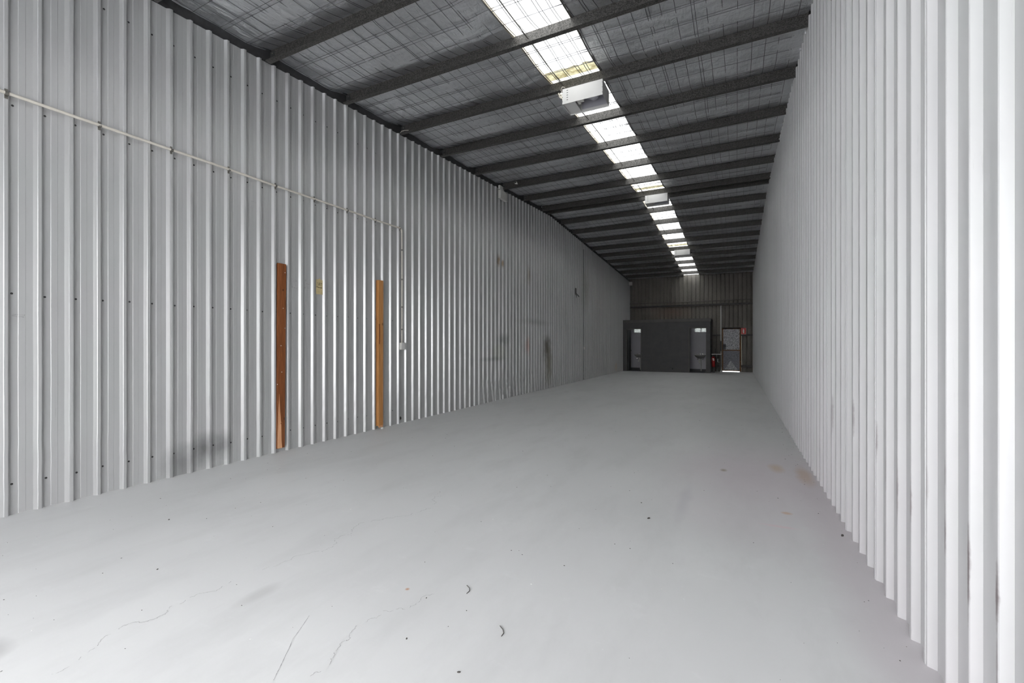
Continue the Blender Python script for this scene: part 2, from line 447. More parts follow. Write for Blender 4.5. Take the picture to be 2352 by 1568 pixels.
def foil_mesh():
    xs = [-A - .12] + list(np.arange(-A, SK0 - .01, .0375)) + [SK0] + [SK1] + list(np.arange(SK1 + .0375, B + .15, .0375))
    ys = []
    for a, b in zip(EDG[:-1], EDG[1:]): ys += list(np.linspace(a, b, 33)[:-1])
    ys.append(EDG[-1])
    nx, ny = len(xs), len(ys); vs = []
    for y in ys:
        i = min(max(np.searchsorted(EDG, y, 'right') - 1, 0), len(EDG) - 2)
        u = (y - EDG[i]) / (EDG[i + 1] - EDG[i]); env = min(1, 6 * u, 6 * (1 - u)) if 0 < u < 1 else 0
        zz = foil_z(0, y + 1e-6)
        for x in xs:
            q = abs(math.sin(PI * (x + .02) / .15)) * abs(math.sin(PI * (y - EDG[i]) / .3))
            n1 = mnoise.noise(Vector((x * 2.6, y * 1.5, i * 3.1))) ; n2 = mnoise.noise(Vector((x * 9, y * 3.5, 7 + i)))
            n3 = mnoise.noise(Vector((x * 3.0, y * 11, 17 + i)))
            edge = max(0, 1 - abs(x - (-A + .12)) / .25)
            hole = max(0, 1 - min(abs(x - SK0), abs(x - SK1)) / .3)
            z = foil_z(x, y + 1e-6, 1 - .6 * hole) + env * (-.010 * q ** .6 + .015 * n1 + .009 * n2 + .007 * n3 + .02 * edge)
            vs.append((x, y, z))
    sk = xs.index(SK0); fs = []
    for j in range(ny - 1):
        for i in range(nx - 1):
            if i == sk: continue
            a = j * nx + i; fs.append((a, a + nx, a + nx + 1, a + 1))
    mb = MB(); mb.v = vs; mb.f = fs
    return mb
ceil = struct('ceiling', foil_mesh(), M_foil, smooth=True)
for p in ceil.data.polygons: p.use_smooth = True
# outer roof sheets above the foil, open where the skylight runs
rs = MB()
for (x0, x1) in ((-A - .3, SK0 - .005), (SK1 + .005, B + .3)):
    for (y0, y1) in ((YF - .3, 12.9), (12.9, YB + .3)):
        a = zb(y0) + PH + .055; b = zb(y1 - 1e-6) + PH + .055
        rs.add([(x0, y0, a), (x1, y0, a), (x1, y1, b), (x0, y1, b), (x0, y0, a + .02), (x1, y0, a + .02), (x1, y1, b + .02), (x0, y1, b + .02)],
               [(0, 3, 2, 1), (4, 5, 6, 7), (0, 1, 5, 4), (1, 2, 6, 5), (2, 3, 7, 6), (3, 0, 4, 7)])
obj('roof_sheet', rs, M_beam, ceil)

# skylight sheets (windows of the roof), each a ribbed translucent sheet
laps = [YF, 5.97, 12.17, 18.5, YB]
for n in range(4):
    y0, y1 = laps[n], laps[n + 1] + (.12 if n < 3 else 0)
    mb = MB(); prof = []
    x = SK0 - .06
    pts = []
    for k in range(5):
        bx = SK0 - .02 + k * .19
        pts += [(bx, 0), (bx + .02, .026), (bx + .045, .026), (bx + .065, 0)]
    pts = [(SK0 - .05, 0)] + pts + [(SK1 + .10, 0)] if pts[-1][0] < SK1 + .1 else [(SK0 - .05, 0)] + pts
    ysl = sorted(set([y0, y1] + ([12.9] if y0 < 12.9 < y1 else [])))
    off = PH + .032 + .003 * n
    vs = [(px, yy, zb(yy) + off + h) for yy in ysl for px, h in pts]; m = len(pts)
    fs = [(j * m + i, (j + 1) * m + i, (j + 1) * m + i + 1, j * m + i + 1) for j in range(len(ysl) - 1) for i in range(m - 1)]
    mb.add(vs, fs)
    wn = struct('window_%d' % (n + 1), mb, M_sky)
    # edge strips closing the foil cut either side of the sheet
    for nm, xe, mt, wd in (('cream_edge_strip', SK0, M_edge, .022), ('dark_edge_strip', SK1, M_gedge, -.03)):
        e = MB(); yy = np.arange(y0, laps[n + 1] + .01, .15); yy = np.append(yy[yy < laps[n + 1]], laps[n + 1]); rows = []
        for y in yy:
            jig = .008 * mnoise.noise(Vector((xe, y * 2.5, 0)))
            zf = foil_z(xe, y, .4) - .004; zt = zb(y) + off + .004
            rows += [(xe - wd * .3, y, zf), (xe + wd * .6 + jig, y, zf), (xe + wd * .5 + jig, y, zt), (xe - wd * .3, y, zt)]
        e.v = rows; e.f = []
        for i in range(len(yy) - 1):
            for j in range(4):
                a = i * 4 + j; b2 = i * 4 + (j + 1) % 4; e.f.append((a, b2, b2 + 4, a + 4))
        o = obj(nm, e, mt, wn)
    if n < 3:      # yellowed lap with a torn dark edge
        yl = laps[n + 1]
        e = MB(); yy0 = yl - .22; k = 22
        for i in range(k):
            xa = SK0 + (SK1 - SK0) * i / k; xb = SK0 + (SK1 - SK0) * (i + 1) / k
            ja = .03 * mnoise.noise(Vector((xa * 12, yl, 0))); jb = .03 * mnoise.noise(Vector((xb * 12, yl, 0)))
            e.quad((xa, yy0 + ja, zb(yy0) + off - .006), (xb, yy0 + jb, zb(yy0) + off - .006), (xb, yl, zb(yl) + off - .006), (xa, yl, zb(yl) + off - .006))
        obj('yellowed_lap', e, M_yel, wn)
        e = MB()
        for i in range(k):
            xa = SK0 + (SK1 - SK0) * i / k; xb = SK0 + (SK1 - SK0) * (i + 1) / k
            ja = .03 * mnoise.noise(Vector((xa * 12, yl, 0))); jb = .03 * mnoise.noise(Vector((xb * 12, yl, 0)))
            wa = .006 + .02 * max(0, mnoise.noise(Vector((xa * 9, 3, yl)))) ; wb_ = .006 + .02 * max(0, mnoise.noise(Vector((xb * 9, 3, yl))))
            z = zb(yy0) + off - .009
            e.quad((xa, yy0 + ja, z), (xb, yy0 + jb, z), (xb, yy0 + jb + wb_, z), (xa, yy0 + ja + wa, z))
        obj('torn_edge', e, M_grit, wn)

# safety mesh under the foil
sm = MB()
def wz(x, y):
    hole = 1.0 if SK0 < x < SK1 else max(0, 1 - min(abs(x - SK0), abs(x - SK1)) / .3)
    return foil_z(x, y, 1 - .6 * hole) - .010
xw = []
x = -A + .05
while x < B - .02:
    xw.append(x + rng.uniform(-.012, .012)); x += .15
xw += [x0 + rng.uniform(.02, .05) for x0 in xw if SK0 < x0 < SK1] + [x0 + rng.uniform(.02, .05) for x0 in xw if rng.rand() < .2]
for x0 in xw:
    ins = SK0 - .05 < x0 < SK1 + .05
    pts = []
    for a, b in zip(EDG[:-1], EDG[1:]):
        for u in (0, .06, .16, .3, .45, .6, .74, .80, .9):
            y = a + (b - a) * u
            wob = (.018 if ins else .008) * mnoise.noise(Vector((x0 * 7, y * 1.7, 0)))
            pts.append((x0 + wob, y, wz(x0, y) if u > 0 else zb(y) + PH + .001))
    pts.append((x0, YB, zb(YB) + PH))
    sm.tube(pts, .0045 if ins else .0027, 4, False)
for a, b in zip(EDG[:-1], EDG[1:]):
    for q in (.30, .60, .90) if b - a > 1.0 else (.3,):
        for rep in range(2 if rng.rand() < .35 else 1):
            y = a + q + rng.uniform(-.015, .015) + rep * .035
            if y > b - .05: continue
            pts = [(xx, y + .012 * mnoise.noise(Vector((xx * 2, y, 4))), wz(xx, y) - .003) for xx in np.arange(-A + .03, B, .3)]
            sm.tube(pts, .0026, 4, False)
            sm.tube([(xx, y + .012 * mnoise.noise(Vector((xx * 2, y, 4))), wz(-2.0, y) - .004) for xx in np.linspace(SK0, SK1, 8)], .0042, 4, False)
obj('roof_safety_mesh', sm, M_wire)
tag(bpy.data.objects['roof_safety_mesh'], 'thin wire safety mesh stretched under the silver foil ceiling', 'wire mesh')

# purlins
def purlin_profile():
    t = .003; H = PH; F = .062; L = .016
    # Z section in (y,z), web at y=0, lower flange towards -y, upper flange towards +y
    return [(0, 0), (0, H - t), (F, H - t), (F, H - L), (F + t, H - L), (F + t, H), (-t, H), (-t, t), (-F, t), (-F, L), (-F - t, L), (-F - t, 0)]
mbp = MB()
pp = purlin_profile(); n = len(pp)
x0, x1 = -A + .02, B + .02
mbp.add([(x0, y, z) for y, z in pp] + [(x1, y, z) for y, z in pp], [(i, i + n, (i + 1) % n + n, (i + 1) % n) for i in range(n)])
ordn = {3: 'nearest the camera, starting above the dark timber batten', 4: 'second from the camera', 5: 'third from the camera, carrying the nearest light box',
        6: 'fourth from the camera, just behind the nearest light box', 7: 'fifth from the camera', 8: 'sixth from camera, small white sensor at its left',
        9: 'seventh from the camera', 10: 'eighth from the camera, carrying the middle light box', 11: 'first beyond the close pair at the middle light box',
        12: 'second beyond the close pair at the ridge', 13: 'third beyond the close pair at the ridge', 14: 'last one in front of the farthest light box', 15: 'carrying the farthest light box',
        16: 'just behind the farthest light box', 17: 'third from the back wall', 18: 'second from the back wall', 19: 'closest to the back wall'}
proto = None
for i, y in enumerate(PY):
    j_ = i - 1 if y < 12.5 else i - 2
    lab = 'speckled galvanised purlin across the ceiling, ' + ordn.get(j_, ('behind the camera', 'over the camera', 'just past the camera', 'out of frame before the first seen')[min(i, 3)])
    if y == 12.62: lab = 'dark galvanised purlin paired close behind the one carrying the middle light box'
    if proto is None:
        root = thing('roof_purlin', lab, 'purlin', (0, y, zb(y)), 'purlins across the ceiling')
        obj('steel_section', mbp, M_purlin, root)
        c = MB(); c.box(-A + .035, -A + .041, -.010, .0, .012, PH - .015).box(-A + .035, -A + .10, -.008, -.004, .015, PH - .02)
        cl = obj('end_cleat', c, M_beam, root)
        for bz in (.05, .11):
            bo = MB(); bo.lathe([(0, 0), (.009, 0), (.009, .007), (0, .007)], 6, Matrix.Translation((-A + .07, -.008, bz)) @ Matrix.Rotation(PI / 2, 4, 'X')); obj('bolt', bo, M_saddle, cl)
        proto = root
    else:
        dup(proto, (0, y, zb(y)), lab)

# dark edge beams at the top of both side walls
for side, X, sg, lab in (('left', -A - .004, 1, 'dark steel edge channel running along the top of the left wall'), ('right', B + .03, -1, 'dark steel edge channel along the top of the right wall')):
    mb = MB()
    for y0, y1 in ((YF, 12.9), (12.9, YB)):
        za, zc = zb(y0), zb(y1 - 1e-6)
        for (dx0, dx1, dz0, dz1) in ((0, -.006, -.06, PH), (0, .045, PH - .008, PH - .004), (.042, .045, PH - .022, PH - .004)):
            xa, xb = X + sg * dx0, X + sg * dx1
            vs = [(xa, y0, za + dz0), (xb, y0, za + dz0), (xb, y1, zc + dz0), (xa, y1, zc + dz0), (xa, y0, za + dz1), (xb, y0, za + dz1), (xb, y1, zc + dz1), (xa, y1, zc + dz1)]
            mb.add(vs, [(0, 3, 2, 1), (4, 5, 6, 7), (0, 1, 5, 4), (1, 2, 6, 5), (2, 3, 7, 6), (3, 0, 4, 7)])
    tag(obj('edge_beam', mb, M_beam), lab, 'beam')

# bridging rod through the purlin webs along the skylight
mb = MB(); RX = -2.185
pts = [(RX, YF + .05, zb(YF) + .085)]
for a, b in zip(EDG[:-1], EDG[1:]):
    pts += [(RX + rng.uniform(-.012, .012), (a + b) / 2, (zb(a) + zb(b)) / 2 + .08)]
    if b < YB: pts += [(RX, b, zb(b) + .085)]
mb.tube(pts, .0065, 8)
rod = tag(obj('bridging_rod', mb, M_rod, smooth=True), 'thin dark steel rod threaded through the purlins under the skylight strip', 'rod')

# ------------------------------------------------------------------ light boxes
def light_box():
    r = thing('light_box', 'x', 'light', (0, 0, 0), 'white light boxes hung under the skylight')
    W, D, Hh, t = .562, .335, .205, .002
    h = MB()
    h.box(-W / 2, W / 2, 0, t, 0, Hh).box(-W / 2, W / 2, D - t, D, 0, Hh).box(-W / 2, -W / 2 + t, t, D - t, 0, Hh).box(W / 2 - t, W / 2, t, D - t, 0, Hh).box(-W / 2, W / 2, 0, D, Hh, Hh + t)
    h.box(-W / 2 + t, -W / 2 + .011, t, D - t, 0, .003)
    obj('housing', h, M_white, r, bevel=.0015)
    for k in range(5):
        v = MB(); v.box(-W / 2 + .062, -W / 2 + .083, -.0015, .001, .045 + k * .032, .052 + k * .032)
        obj('vent_slot', v, M_black, r)
    for sx_ in (-W / 2 + .006, W / 2 - .006):
        for z in (.035, .10, .165):
            s = MB(); s.lathe([(0, 0), (.004, 0), (.004, .003), (0, .003)], 8, Matrix.Translation((sx_, 0, z)) @ Matrix.Rotation(PI / 2, 4, 'X')); obj('rivet', s, M_black, r)
    c = MB(); c.box(-W / 2 + .003, -W / 2 + .17, .003, D - .003, .018, .022)
    obj('gear_cover', c, M_white, r)
    g = MB(); g.box(-.055, .0, .03, .10, .02, .12); obj('ballast', g, M_whiteg, r, bevel=.003)
    g = MB(); g.box(-.095, -.06, .05, .16, .03, .07); obj('starter', g, M_whiteg, r, bevel=.003)
    rf = MB(); rf.add([(-.10, .02, .19), (.26, .02, .19), (.27, .02, .05), (.0, .02, .14)], [(0, 1, 2, 3)])
    rf.add([(-.10, .32, .19), (.27, .32, .19), (.27, .32, .04), (-.10, .32, .04)], [(3, 2, 1, 0)])
    rf.add([(-.1, .02, .195), (.27, .02, .195), (.27, .32, .195), (-.1, .32, .195)], [(0, 3, 2, 1)])
    obj('reflector', rf, M_inner, r)
    lm = MB(); lm.lathe([(0, -.01), (.018, 0), (.022, .02), (.05, .07), (.052, .10), (.035, .14), (0, .15)], 16, Matrix.Translation((.03, .17, .10)) @ Matrix.Rotation(PI / 2, 4, 'Y'))
    obj('lamp', lm, M_inner, r, smooth=True)
    for sx_ in (-.2, .2):
        hg = MB(); hg.tube([(sx_, D * .62, Hh), (sx_, D * .62, Hh + .10)], .004, 6); obj('hanger', hg, M_saddle, r)
    cb = MB(); cb.tube([(-.10, .19, .12), (.02, .08, .06), (.12, .04, .04), (.2, .05, .07), (.24, .09, .13)], .0025, 5)
    obj('inner_cable', cb, M_pipew, r)
    return r
lb = light_box()
BX = -1.85
lb.location = (BX, 5.80, 4.632); lb['label'] = 'white metal light box under the skylight, nearest to the camera'
cb = MB(); cb.tube([(-.281, .02, .15), (-.30, .0, .20), (-.285, .0, .24), (-.262, .03, .25), (-.26, .08, .24)], .005, 6)
cb.tube([(-.283, .03, .12), (-.31, .02, .10), (-.335, .02, .13), (-.345, .03, .19), (-.31, .05, .17), (-.285, .05, .17)], .005, 6)
b2 = dup(lb, (BX, 12.03, zb(12.2) - .235), 'white metal light box at the ridge, the middle one of the three')
b3 = dup(lb, (BX, 18.25, zb(18.5) - .235), 'white metal light box farthest down the shed, nearest the back wall')
obj('power_cable', cb, M_conduit, lb, smooth=True)

# ------------------------------------------------------------------ left wall fittings
WX = -A + .029      # crest plane
con = thing('conduit', 'cream plastic conduit running along the left wall, then dropping to a box', 'conduit', (WX, 5.98, 1.40))
L0 = Vector(con.location)
def loc(o, pts): return [tuple(Vector(p) - o) for p in pts]
zc_ = 3.305
pts = [(WX + .014, YF + .02, zc_)] + [(WX + .014 + .004 * (i % 2), y, zc_ + .002 * (i % 3)) for i, y in enumerate(np.arange(.0, 5.9, .6))] + [(WX + .014, 5.93, zc_ + .01)]
cp = MB(); cp.tube(loc(L0, pts), .0125, 12); obj('conduit_run', cp, M_conduit, con, smooth=True)
cp = MB(); cp.tube(loc(L0, [(WX + .014, 5.92, zc_ + .01), (WX + .014, 5.955, zc_ + .005), (WX + .013, 5.978, zc_ - .02), (WX + .012, 5.985, zc_ - .06)]), .015, 12); obj('elbow', cp, M_conduit, con, smooth=True)
cp = MB(); cp.tube(loc(L0, [(WX + .012, 5.985, zc_ - .05), (WX + .010, 5.99, 2.4), (WX + .008, 5.99, 1.37)]), .0115, 12); obj('conduit_drop', cp, M_conduit, con, smooth=True)
for k in range(-1, 24, 3):
    y = 1.5214 + k * RP + .031
    s = MB(); s.tube(loc(L0, [(WX + .014, y - .011, zc_), (WX + .014, y + .011, zc_)]), .0155, 12)
    s.box(WX - L0.x, WX - L0.x + .004, y - L0.y - .01, y - L0.y + .01, zc_ - L0.z - .038, zc_ - L0.z + .038)
    obj('saddle', s, M_saddle, con)
for z in (2.95, 2.45, 1.98, 1.60):
    s = MB(); s.tube(loc(L0, [(WX + .010, 5.989, z - .012), (WX + .010, 5.989, z + .012)]), .015, 12)
    obj('saddle', s, M_saddle, con)
jb = MB(); jb.box(-.0, .045, -.045, .045, -.06, .06)
j = obj('junction_box', jb, M_whiteg, None, bevel=.006, loc=(WX - .002, 5.985, 1.315)); tag(j, 'small white square junction box at the lower end of the conduit', 'junction box')
cv = MB(); cv.box(.045, .049, -.041, .041, -.056, .056); obj('cover', cv, M_white, j, bevel=.002)

# screws of the left wall cladding
sb = MB(); sb.lathe([(0, .006), (.0045, .006), (.005, .002), (.0085, .0015), (.0085, 0)], 10, Matrix.Rotation(PI / 2, 4, 'Y'))
sc = None
for k in range(-2, 23):
    for z in (.238, 1.745, 3.245, 4.388):
        y = 1.5214 + k * RP + .073
        if z > zb(y): continue
        if sc is None:
            sc = obj('screw', sb, M_screw, wl); o = sc
        else:
            o = sc.copy(); COL.objects.link(o); o.parent = wl
        o.location = (-A + .0005, y + rng.uniform(-.006, .006), z + rng.uniform(-.006, .006))
# right wall few screws
for (y, z) in ((2.83, 3.9), (3.62, 3.4), (4.75, 2.7), (4.2, 3.85)):
    o = sc.copy(); COL.objects.link(o); o.parent = wr; o.rotation_euler = (0, PI, 0); o.location = (B - .0005, y, z)

# vertical rubber seam on the left wall
sm_ = MB(); sm_.box(WX - .01, WX + .003, 16.205, 16.222, .02, 4.9)
obj('joint_seam', sm_, M_black, wl)

# timber battens
def batten(name, label, y0, y1, z0, z1, d0, mat, lean=0):
    r = thing(name, label, 'timber', (-A + .004, (y0 + y1) / 2, z0))
    mb = MB(); n = 14; wd = (y1 - y0) / 2
    vs = []
    for i in range(n + 1):
        z = (z1 - z0) * i / n; o = lean * i / n
        jj = .0015 * math.sin(i * 2.1)
        vs += [(0, -wd + o + jj, z), (d0, -wd + o + jj, z), (d0, wd + o + jj * .5, z), (0, wd + o + jj * .5, z)]
    fs = [(0, 3, 2, 1), (4 * n, 4 * n + 1, 4 * n + 2, 4 * n + 3)]
    for i in range(n):
        for k in range(4):
            a = 4 * i + k; b = 4 * i + (k + 1) % 4; fs.append((a, b, b + 4, a + 4))
    mb.add(vs, fs); obj('stud', mb, mat, r, bevel=.003)
    return r
t1 = batten('timber_batten', 'dark red-brown timber batten standing upright against the left wall', 3.664, 3.772, .05, 2.36, .035, M_wood1, .022)
sp = MB(); sp.add([(.0365, -.048, .0), (.0365, .018, .0), (.0365, .008, .10), (.0365, .004, .28), (.0365, -.012, .50), (.0365, -.022, .68), (.0365, -.032, .50), (.0365, -.040, .28), (.0365, -.046, .12)], [tuple(range(9))])
sp.v = sp.v + [(x - .006, y, z) for x, y, z in sp.v]
sp.f += [(i, i + 9, (i + 1) % 9 + 9, (i + 1) % 9) for i in range(9)]
obj('torn_strip', sp, M_wood1b, t1)
for (y, z) in ((.0, 1.28), (.012, .95), (.03, 1.75), (.055, 2.2), (.055, 1.5), (-.05, .8)):
    nl = MB(); nl.lathe([(0, .004), (.005, .003), (.005, 0)], 8, Matrix.Translation((.036, y, z)) @ Matrix.Rotation(PI / 2, 4, 'Y')); obj('nail_head', nl, M_whiteg, t1)
kn = MB(); kn.lathe([(0, .003), (.010, .004), (.013, .0), (.016, .004), (.018, 0)], 14, Matrix.Translation((.036, .016, .31)) @ Matrix.Rotation(PI / 2, 4, 'Y'), 1.2)
obj('knot', kn, M_wood1, t1, smooth=True)
t2 = batten('timber_batten', 'light orange pine batten upright on the left wall, beyond the dark one', 5.402, 5.505, .05, 2.368, .062, M_wood2, .006)
kn = MB()
kn.box(.058, .070, -.045, -.030, 1.30, 1.62)
obj('split_edge', kn, M_wood1, t2)
kn = MB()
for i in range(9):
    kn.box(.05 + rng.uniform(0, .012), .066, -.045 + i * .010, -.037 + i * .010, -.012 - rng.uniform(0, .03), .004)
obj('splintered_foot', kn, M_wood1b, t2)
# broken white bits at the pine batten's foot
bb = MB()
for i in range(3):
    M = Matrix.Translation((-A + .085 + rng.uniform(-.01, .015), 5.45 + i * .011, .008)) @ Matrix.Rotation(rng.uniform(0, 3), 4, 'Z') @ Matrix.Rotation(rng.uniform(0, .6), 4, 'X')
    bb.box(-.008, .008, -.006, .006, -.008, .014, M)
tag(obj('plaster_crumbs', bb, M_chip), 'white crumbs on the floor at the foot of the pine batten', 'debris')

# stuck paper with marker writing, pencil notes
pa = MB(); zt, zl = 2.235, 2.035; y0p, y1p = 4.272, 4.385; nn = 8
top = [(y0p + (y1p - y0p) * i / nn, zt + .012 * math.sin(i * 1.9) + (.01 if 1 < i < 7 else -.008)) for i in range(nn + 1)]
bot = [(y0p + (y1p - y0p) * i / nn, zl + .006 * math.sin(i * 2.3)) for i in range(nn + 1)]
xx = -A + .0035
vs = [(xx, y, z) for y, z in top] + [(xx, y, z) for y, z in bot] + [(xx - .001, y, z) for y, z in top] + [(xx - .001, y, z) for y, z in bot]; m = nn + 1
fs = [(i, m + i, m + i + 1, i + 1) for i in range(nn)] + [(2 * m + i, 2 * m + i + 1, 3 * m + i + 1, 3 * m + i) for i in range(nn)]
pa.add(vs, fs); note = obj('paper_note', pa, M_paper); tag(note, 'yellowed paper note with black handwriting stuck to the left wall', 'note')
def scribble(mb, y0, y1, z, h, r, X, seed, amp=1.0):
    rr = random.Random(seed); y = y0; pts = []
    k = 0
    while y < y1:
        pts.append((X, y, z + amp * h * (.5 if k % 2 else -.5) * rr.uniform(.3, 1.0) - (y - y0) * .08)); y += rr.uniform(.004, .009); k += 1
        if rr.random() < .12 and len(pts) > 2:
            mb.tube(pts, r, 4); pts = []; y += .006
    if len(pts) > 1: mb.tube(pts, r, 4)
ink = MB(); X = xx + .001
scribble(ink, 4.286, 4.374, 2.190, .026, .0022, X, 1); scribble(ink, 4.300, 4.362, 2.166, .026, .0020, X, 2); scribble(ink, 4.283, 4.370, 2.132, .016, .0032, X, 3)
obj('handwriting', ink, M_ink, note)
pn = MB(); X = -A + .0035
# "2/A" in pencil, then illegible words
def stroke(pts, oy, oz, s=1.0): pn.tube([(X, oy + y * s, oz + z * s) for y, z in pts], .0010, 4)
stroke([(0, .028), (.008, .034), (.018, .030), (.016, .018), (.002, .002), (.022, .002)], 3.905, 2.155, 1.1)
stroke([(.0, .0), (.014, .045)], 3.935, 2.150)
stroke([(.0, .0), (.010, .034), (.020, .002)], 3.955, 2.155); stroke([(.004, .014), (.017, .014)], 3.955, 2.155)
scribble(pn, 3.895, 3.985, 2.085, .026, .0013, X, 5)
scribble(pn, 4.085, 4.12, 2.20, .024, .0013, X, 6); scribble(pn, 4.12, 4.17, 2.155, .026, .0018, X, 7); scribble(pn, 4.085, 4.175, 2.10, .022, .0013, X, 8)
scribble(pn, 4.475, 4.535, 2.165, .010, .0009, X, 9); scribble(pn, 4.485, 4.515, 2.14, .014, .0009, X, 10); scribble(pn, 4.475, 4.545, 2.09, .012, .0009, X, 11)
LET = {'O': [[(0, 0), (0, 1), (.7, 1), (.7, 0), (0, 0)]], 'F': [[(0, 0), (0, 1), (.7, 1)], [(0, .5), (.5, .5)]], 'I': [[(.3, 0), (.3, 1)]], 'C': [[(.7, 1), (0, 1), (0, 0), (.7, 0)]], 'E': [[(.7, 1), (0, 1), (0, 0), (.7, 0)], [(0, .5), (.5, .5)]]}
for i, ch in enumerate('OFFICE'):
    for st_ in LET[ch]: pn.tube([(X, 1.405 + i * .0125 + u * .011, 1.578 + v * .009) for u, v in st_], .0008, 4)
pn.tube([(X, 1.398, 1.574), (X, 1.44, 1.568), (X, 1.468, 1.5665)], .0008, 4); pn.tube([(X, 1.46, 1.571), (X, 1.468, 1.5665), (X, 1.459, 1.563)], .0008, 4)
pn.tube([(-A + .0305, 1.374, 1.535), (-A + .0305, 1.373, 1.60)], .0009, 4)
scribble(pn, 3.35, 3.50, 3.045, .006, .0008, X, 14, .5)
scribble(pn, 5.60, 5.68, 1.59, .008, .0008, X, 15, .6)
obj('pencil_marks', pn, M_pencil, wl)

# pipe hole near the floor
ph = MB(); M0 = Matrix.Rotation(PI / 2, 4, 'Y')
ph.lathe([(.020, -.02), (.020, .008), (.026, .010), (.030, .006), (.032, .0)], 20, M0)
o = obj('pipe_stub', ph, M_saddle, None, smooth=True, loc=(-A + .003, 5.985, .085)); tag(o, 'black-mouthed pipe stub low in the left wall below the junction box', 'pipe')
ph = MB(); ph.lathe([(0, .003), (.0205, .003)], 20, M0); obj('dark_opening', ph, M_black, o)

# small floodlight near the top of the left wall
fl = thing('floodlight', 'small white square floodlight near the top of the left wall', 'light', (WX, 9.43, 4.84))
mb = MB(); M = Matrix.Rotation(.0, 4, 'Y')
mb.box(.01, .085, 0, .36, 0, .20, M); obj('housing', mb, M_whiteg, fl, bevel=.008)
mb = MB(); mb.box(0, .05, .03, .20, .225, .32); obj('control_box', mb, M_whiteg, fl, bevel=.005)
for q in (.05, .15):
    mb = MB(); mb.box(.01, .03, q, q + .02, .195, .235); obj('bracket', mb, M_black, fl)
mb = MB(); mb.tube([(.02, .27, .20), (.02, .27, .30)], .014, 10); obj('cable_gland', mb, M_white, fl, smooth=True)
# security sensor by the sixth purlin
ys_ = PY[9]
se = thing('motion_sensor', 'tiny white round sensor on the purlin above the wall floodlight', 'sensor', (-4.70, ys_ - .075, zb(ys_) + .085))
mb = MB(); mb.lathe([(.0, .0), (.032, .0), (.034, .03), (.026, .05), (.024, .05)], 20, Matrix.Rotation(PI / 2, 4, 'X')); mb.box(-.01, .01, 0, .072, -.012, .012); obj('ring', mb, M_whiteg, se, smooth=True)
mb = MB(); mb.lathe([(0, .056), (.018, .052), (.025, .048)], 20, Matrix.Rotation(PI / 2, 4, 'X')); obj('lens', mb, M_black, se, smooth=True)
# stub of white cable at third purlin end
mb = MB(); yq = PY[6]; mb.tube([(-5.07, yq - .072, zb(yq) + .005), (-5.05, yq - .078, zb(yq) + .022), (-4.99, yq - .078, zb(yq) + .024), (-4.90, yq - .074, zb(yq) + .010)], .005, 6)
tag(obj('loose_cable', mb, M_conduit, None, smooth=True), 'short bent cream cable end lying at the left end of the third purlin', 'cable')
# old steel bracket on the left wall
br = thing('wall_bracket', 'dark rusty steel bracket high on the left wall, far down', 'bracket', (WX, 15.25, 3.0))
mb = MB(); mb.box(0, .012, -.05, .06, .12, .34); obj('plate', mb, M_grit, br)
mb = MB(); mb.tube([(.01, 0, .16), (.07, .0, .10), (.12, .03, .03)], .016, 6); mb.tube([(.01, -.03, .12), (.05, -.04, .06), (.03, -.02, .0)], .014, 6); obj('hook', mb, M_grit, br)
# small white wall outlet far down the left wall
mb = MB(); mb.box(0, .03, -.05, .05, -.05, .05)
o = obj('outlet_box', mb, M_whiteg, None, bevel=.005, loc=(WX, 16.27, 1.20)); tag(o, 'tiny white outlet box low on the left wall beside the dark seam', 'outlet')
# white box on the back corner
mb = MB(); mb.box(0, .16, -.08, .08, -.09, .09)
o = obj('corner_siren', mb, M_whiteg, None, bevel=.01, loc=(-A + .03, 24.20, 4.57)); tag(o, 'small white alarm box in the far top left corner', 'alarm')

# ------------------------------------------------------------------ back wall: rails, downpipe, lining
def girt(z, xa, xb, lab, h=.15):
    mb = MB(); t = .003
    mb.box(xa, xb, YB - .032 - t, YB - .032, z - h / 2, z + h / 2).box(xa, xb, YB - .10, YB - .035, z + h / 2 - t, z + h / 2).box(xa, xb, YB - .10, YB - .035, z - h / 2, z - h / 2 + t).box(xa, xb, YB - .10, YB - .10 + t, z - h / 2, z - h / 2 + .016)
    return tag(obj('wall_girt', mb, M_purlin), lab, 'rail', 'steel rails across the back wall')
girt(3.31, -A + .03, B - .03, 'steel rail right across the back wall, above the toilet block', .09)
girt(1.79, .23, B - .03, 'short steel rail on the back wall right of the door, behind the red sign', .09)
girt(1.79, -1.06, -.62, 'short steel rail on the back wall between the block and the rusty door', .07)
girt(.28, .23, B - .03, 'low steel rail on the back wall right of the door, near the floor', .12)
girt(.28, -1.06, -.62, 'low steel rail on the back wall under the sink', .10)
mb = MB(); mb.tube([(-A + .03, YB - .07, 3.505), (-3, YB - .07, 3.497), (-1, YB - .07, 3.503), (B - .03, YB - .07, 3.51)], .018, 8)
tag(obj('pipe', mb, M_rod, smooth=True), 'thin dark pipe across the back wall just above the long rail', 'pipe')
mb = MB(); mb.tube([(-.66, YB - .125, 3.25), (-.66, YB - .125, 2.3), (-.67, YB - .125, 1.50)], .026, 12)
tag(obj('downpipe', mb, M_pipew, smooth=True), 'white plastic downpipe on the back wall, left of the rusty door', 'pipe')
mb = MB(); mb.tube([(-.665, YB - .125, .82), (-.665, YB - .125, .02)], .022, 12)
tag(obj('drain_pipe', mb, M_pipew, smooth=True), 'short white drain pipe to the floor beside the rusty door', 'pipe')
mb = MB(); mb.box(-.685, -.640, YB - .14, YB - .03, 1.0, 1.50)
tag(obj('meter_cover', mb, M_black), 'narrow black cover left of the rusty door, below the downpipe', 'cover')

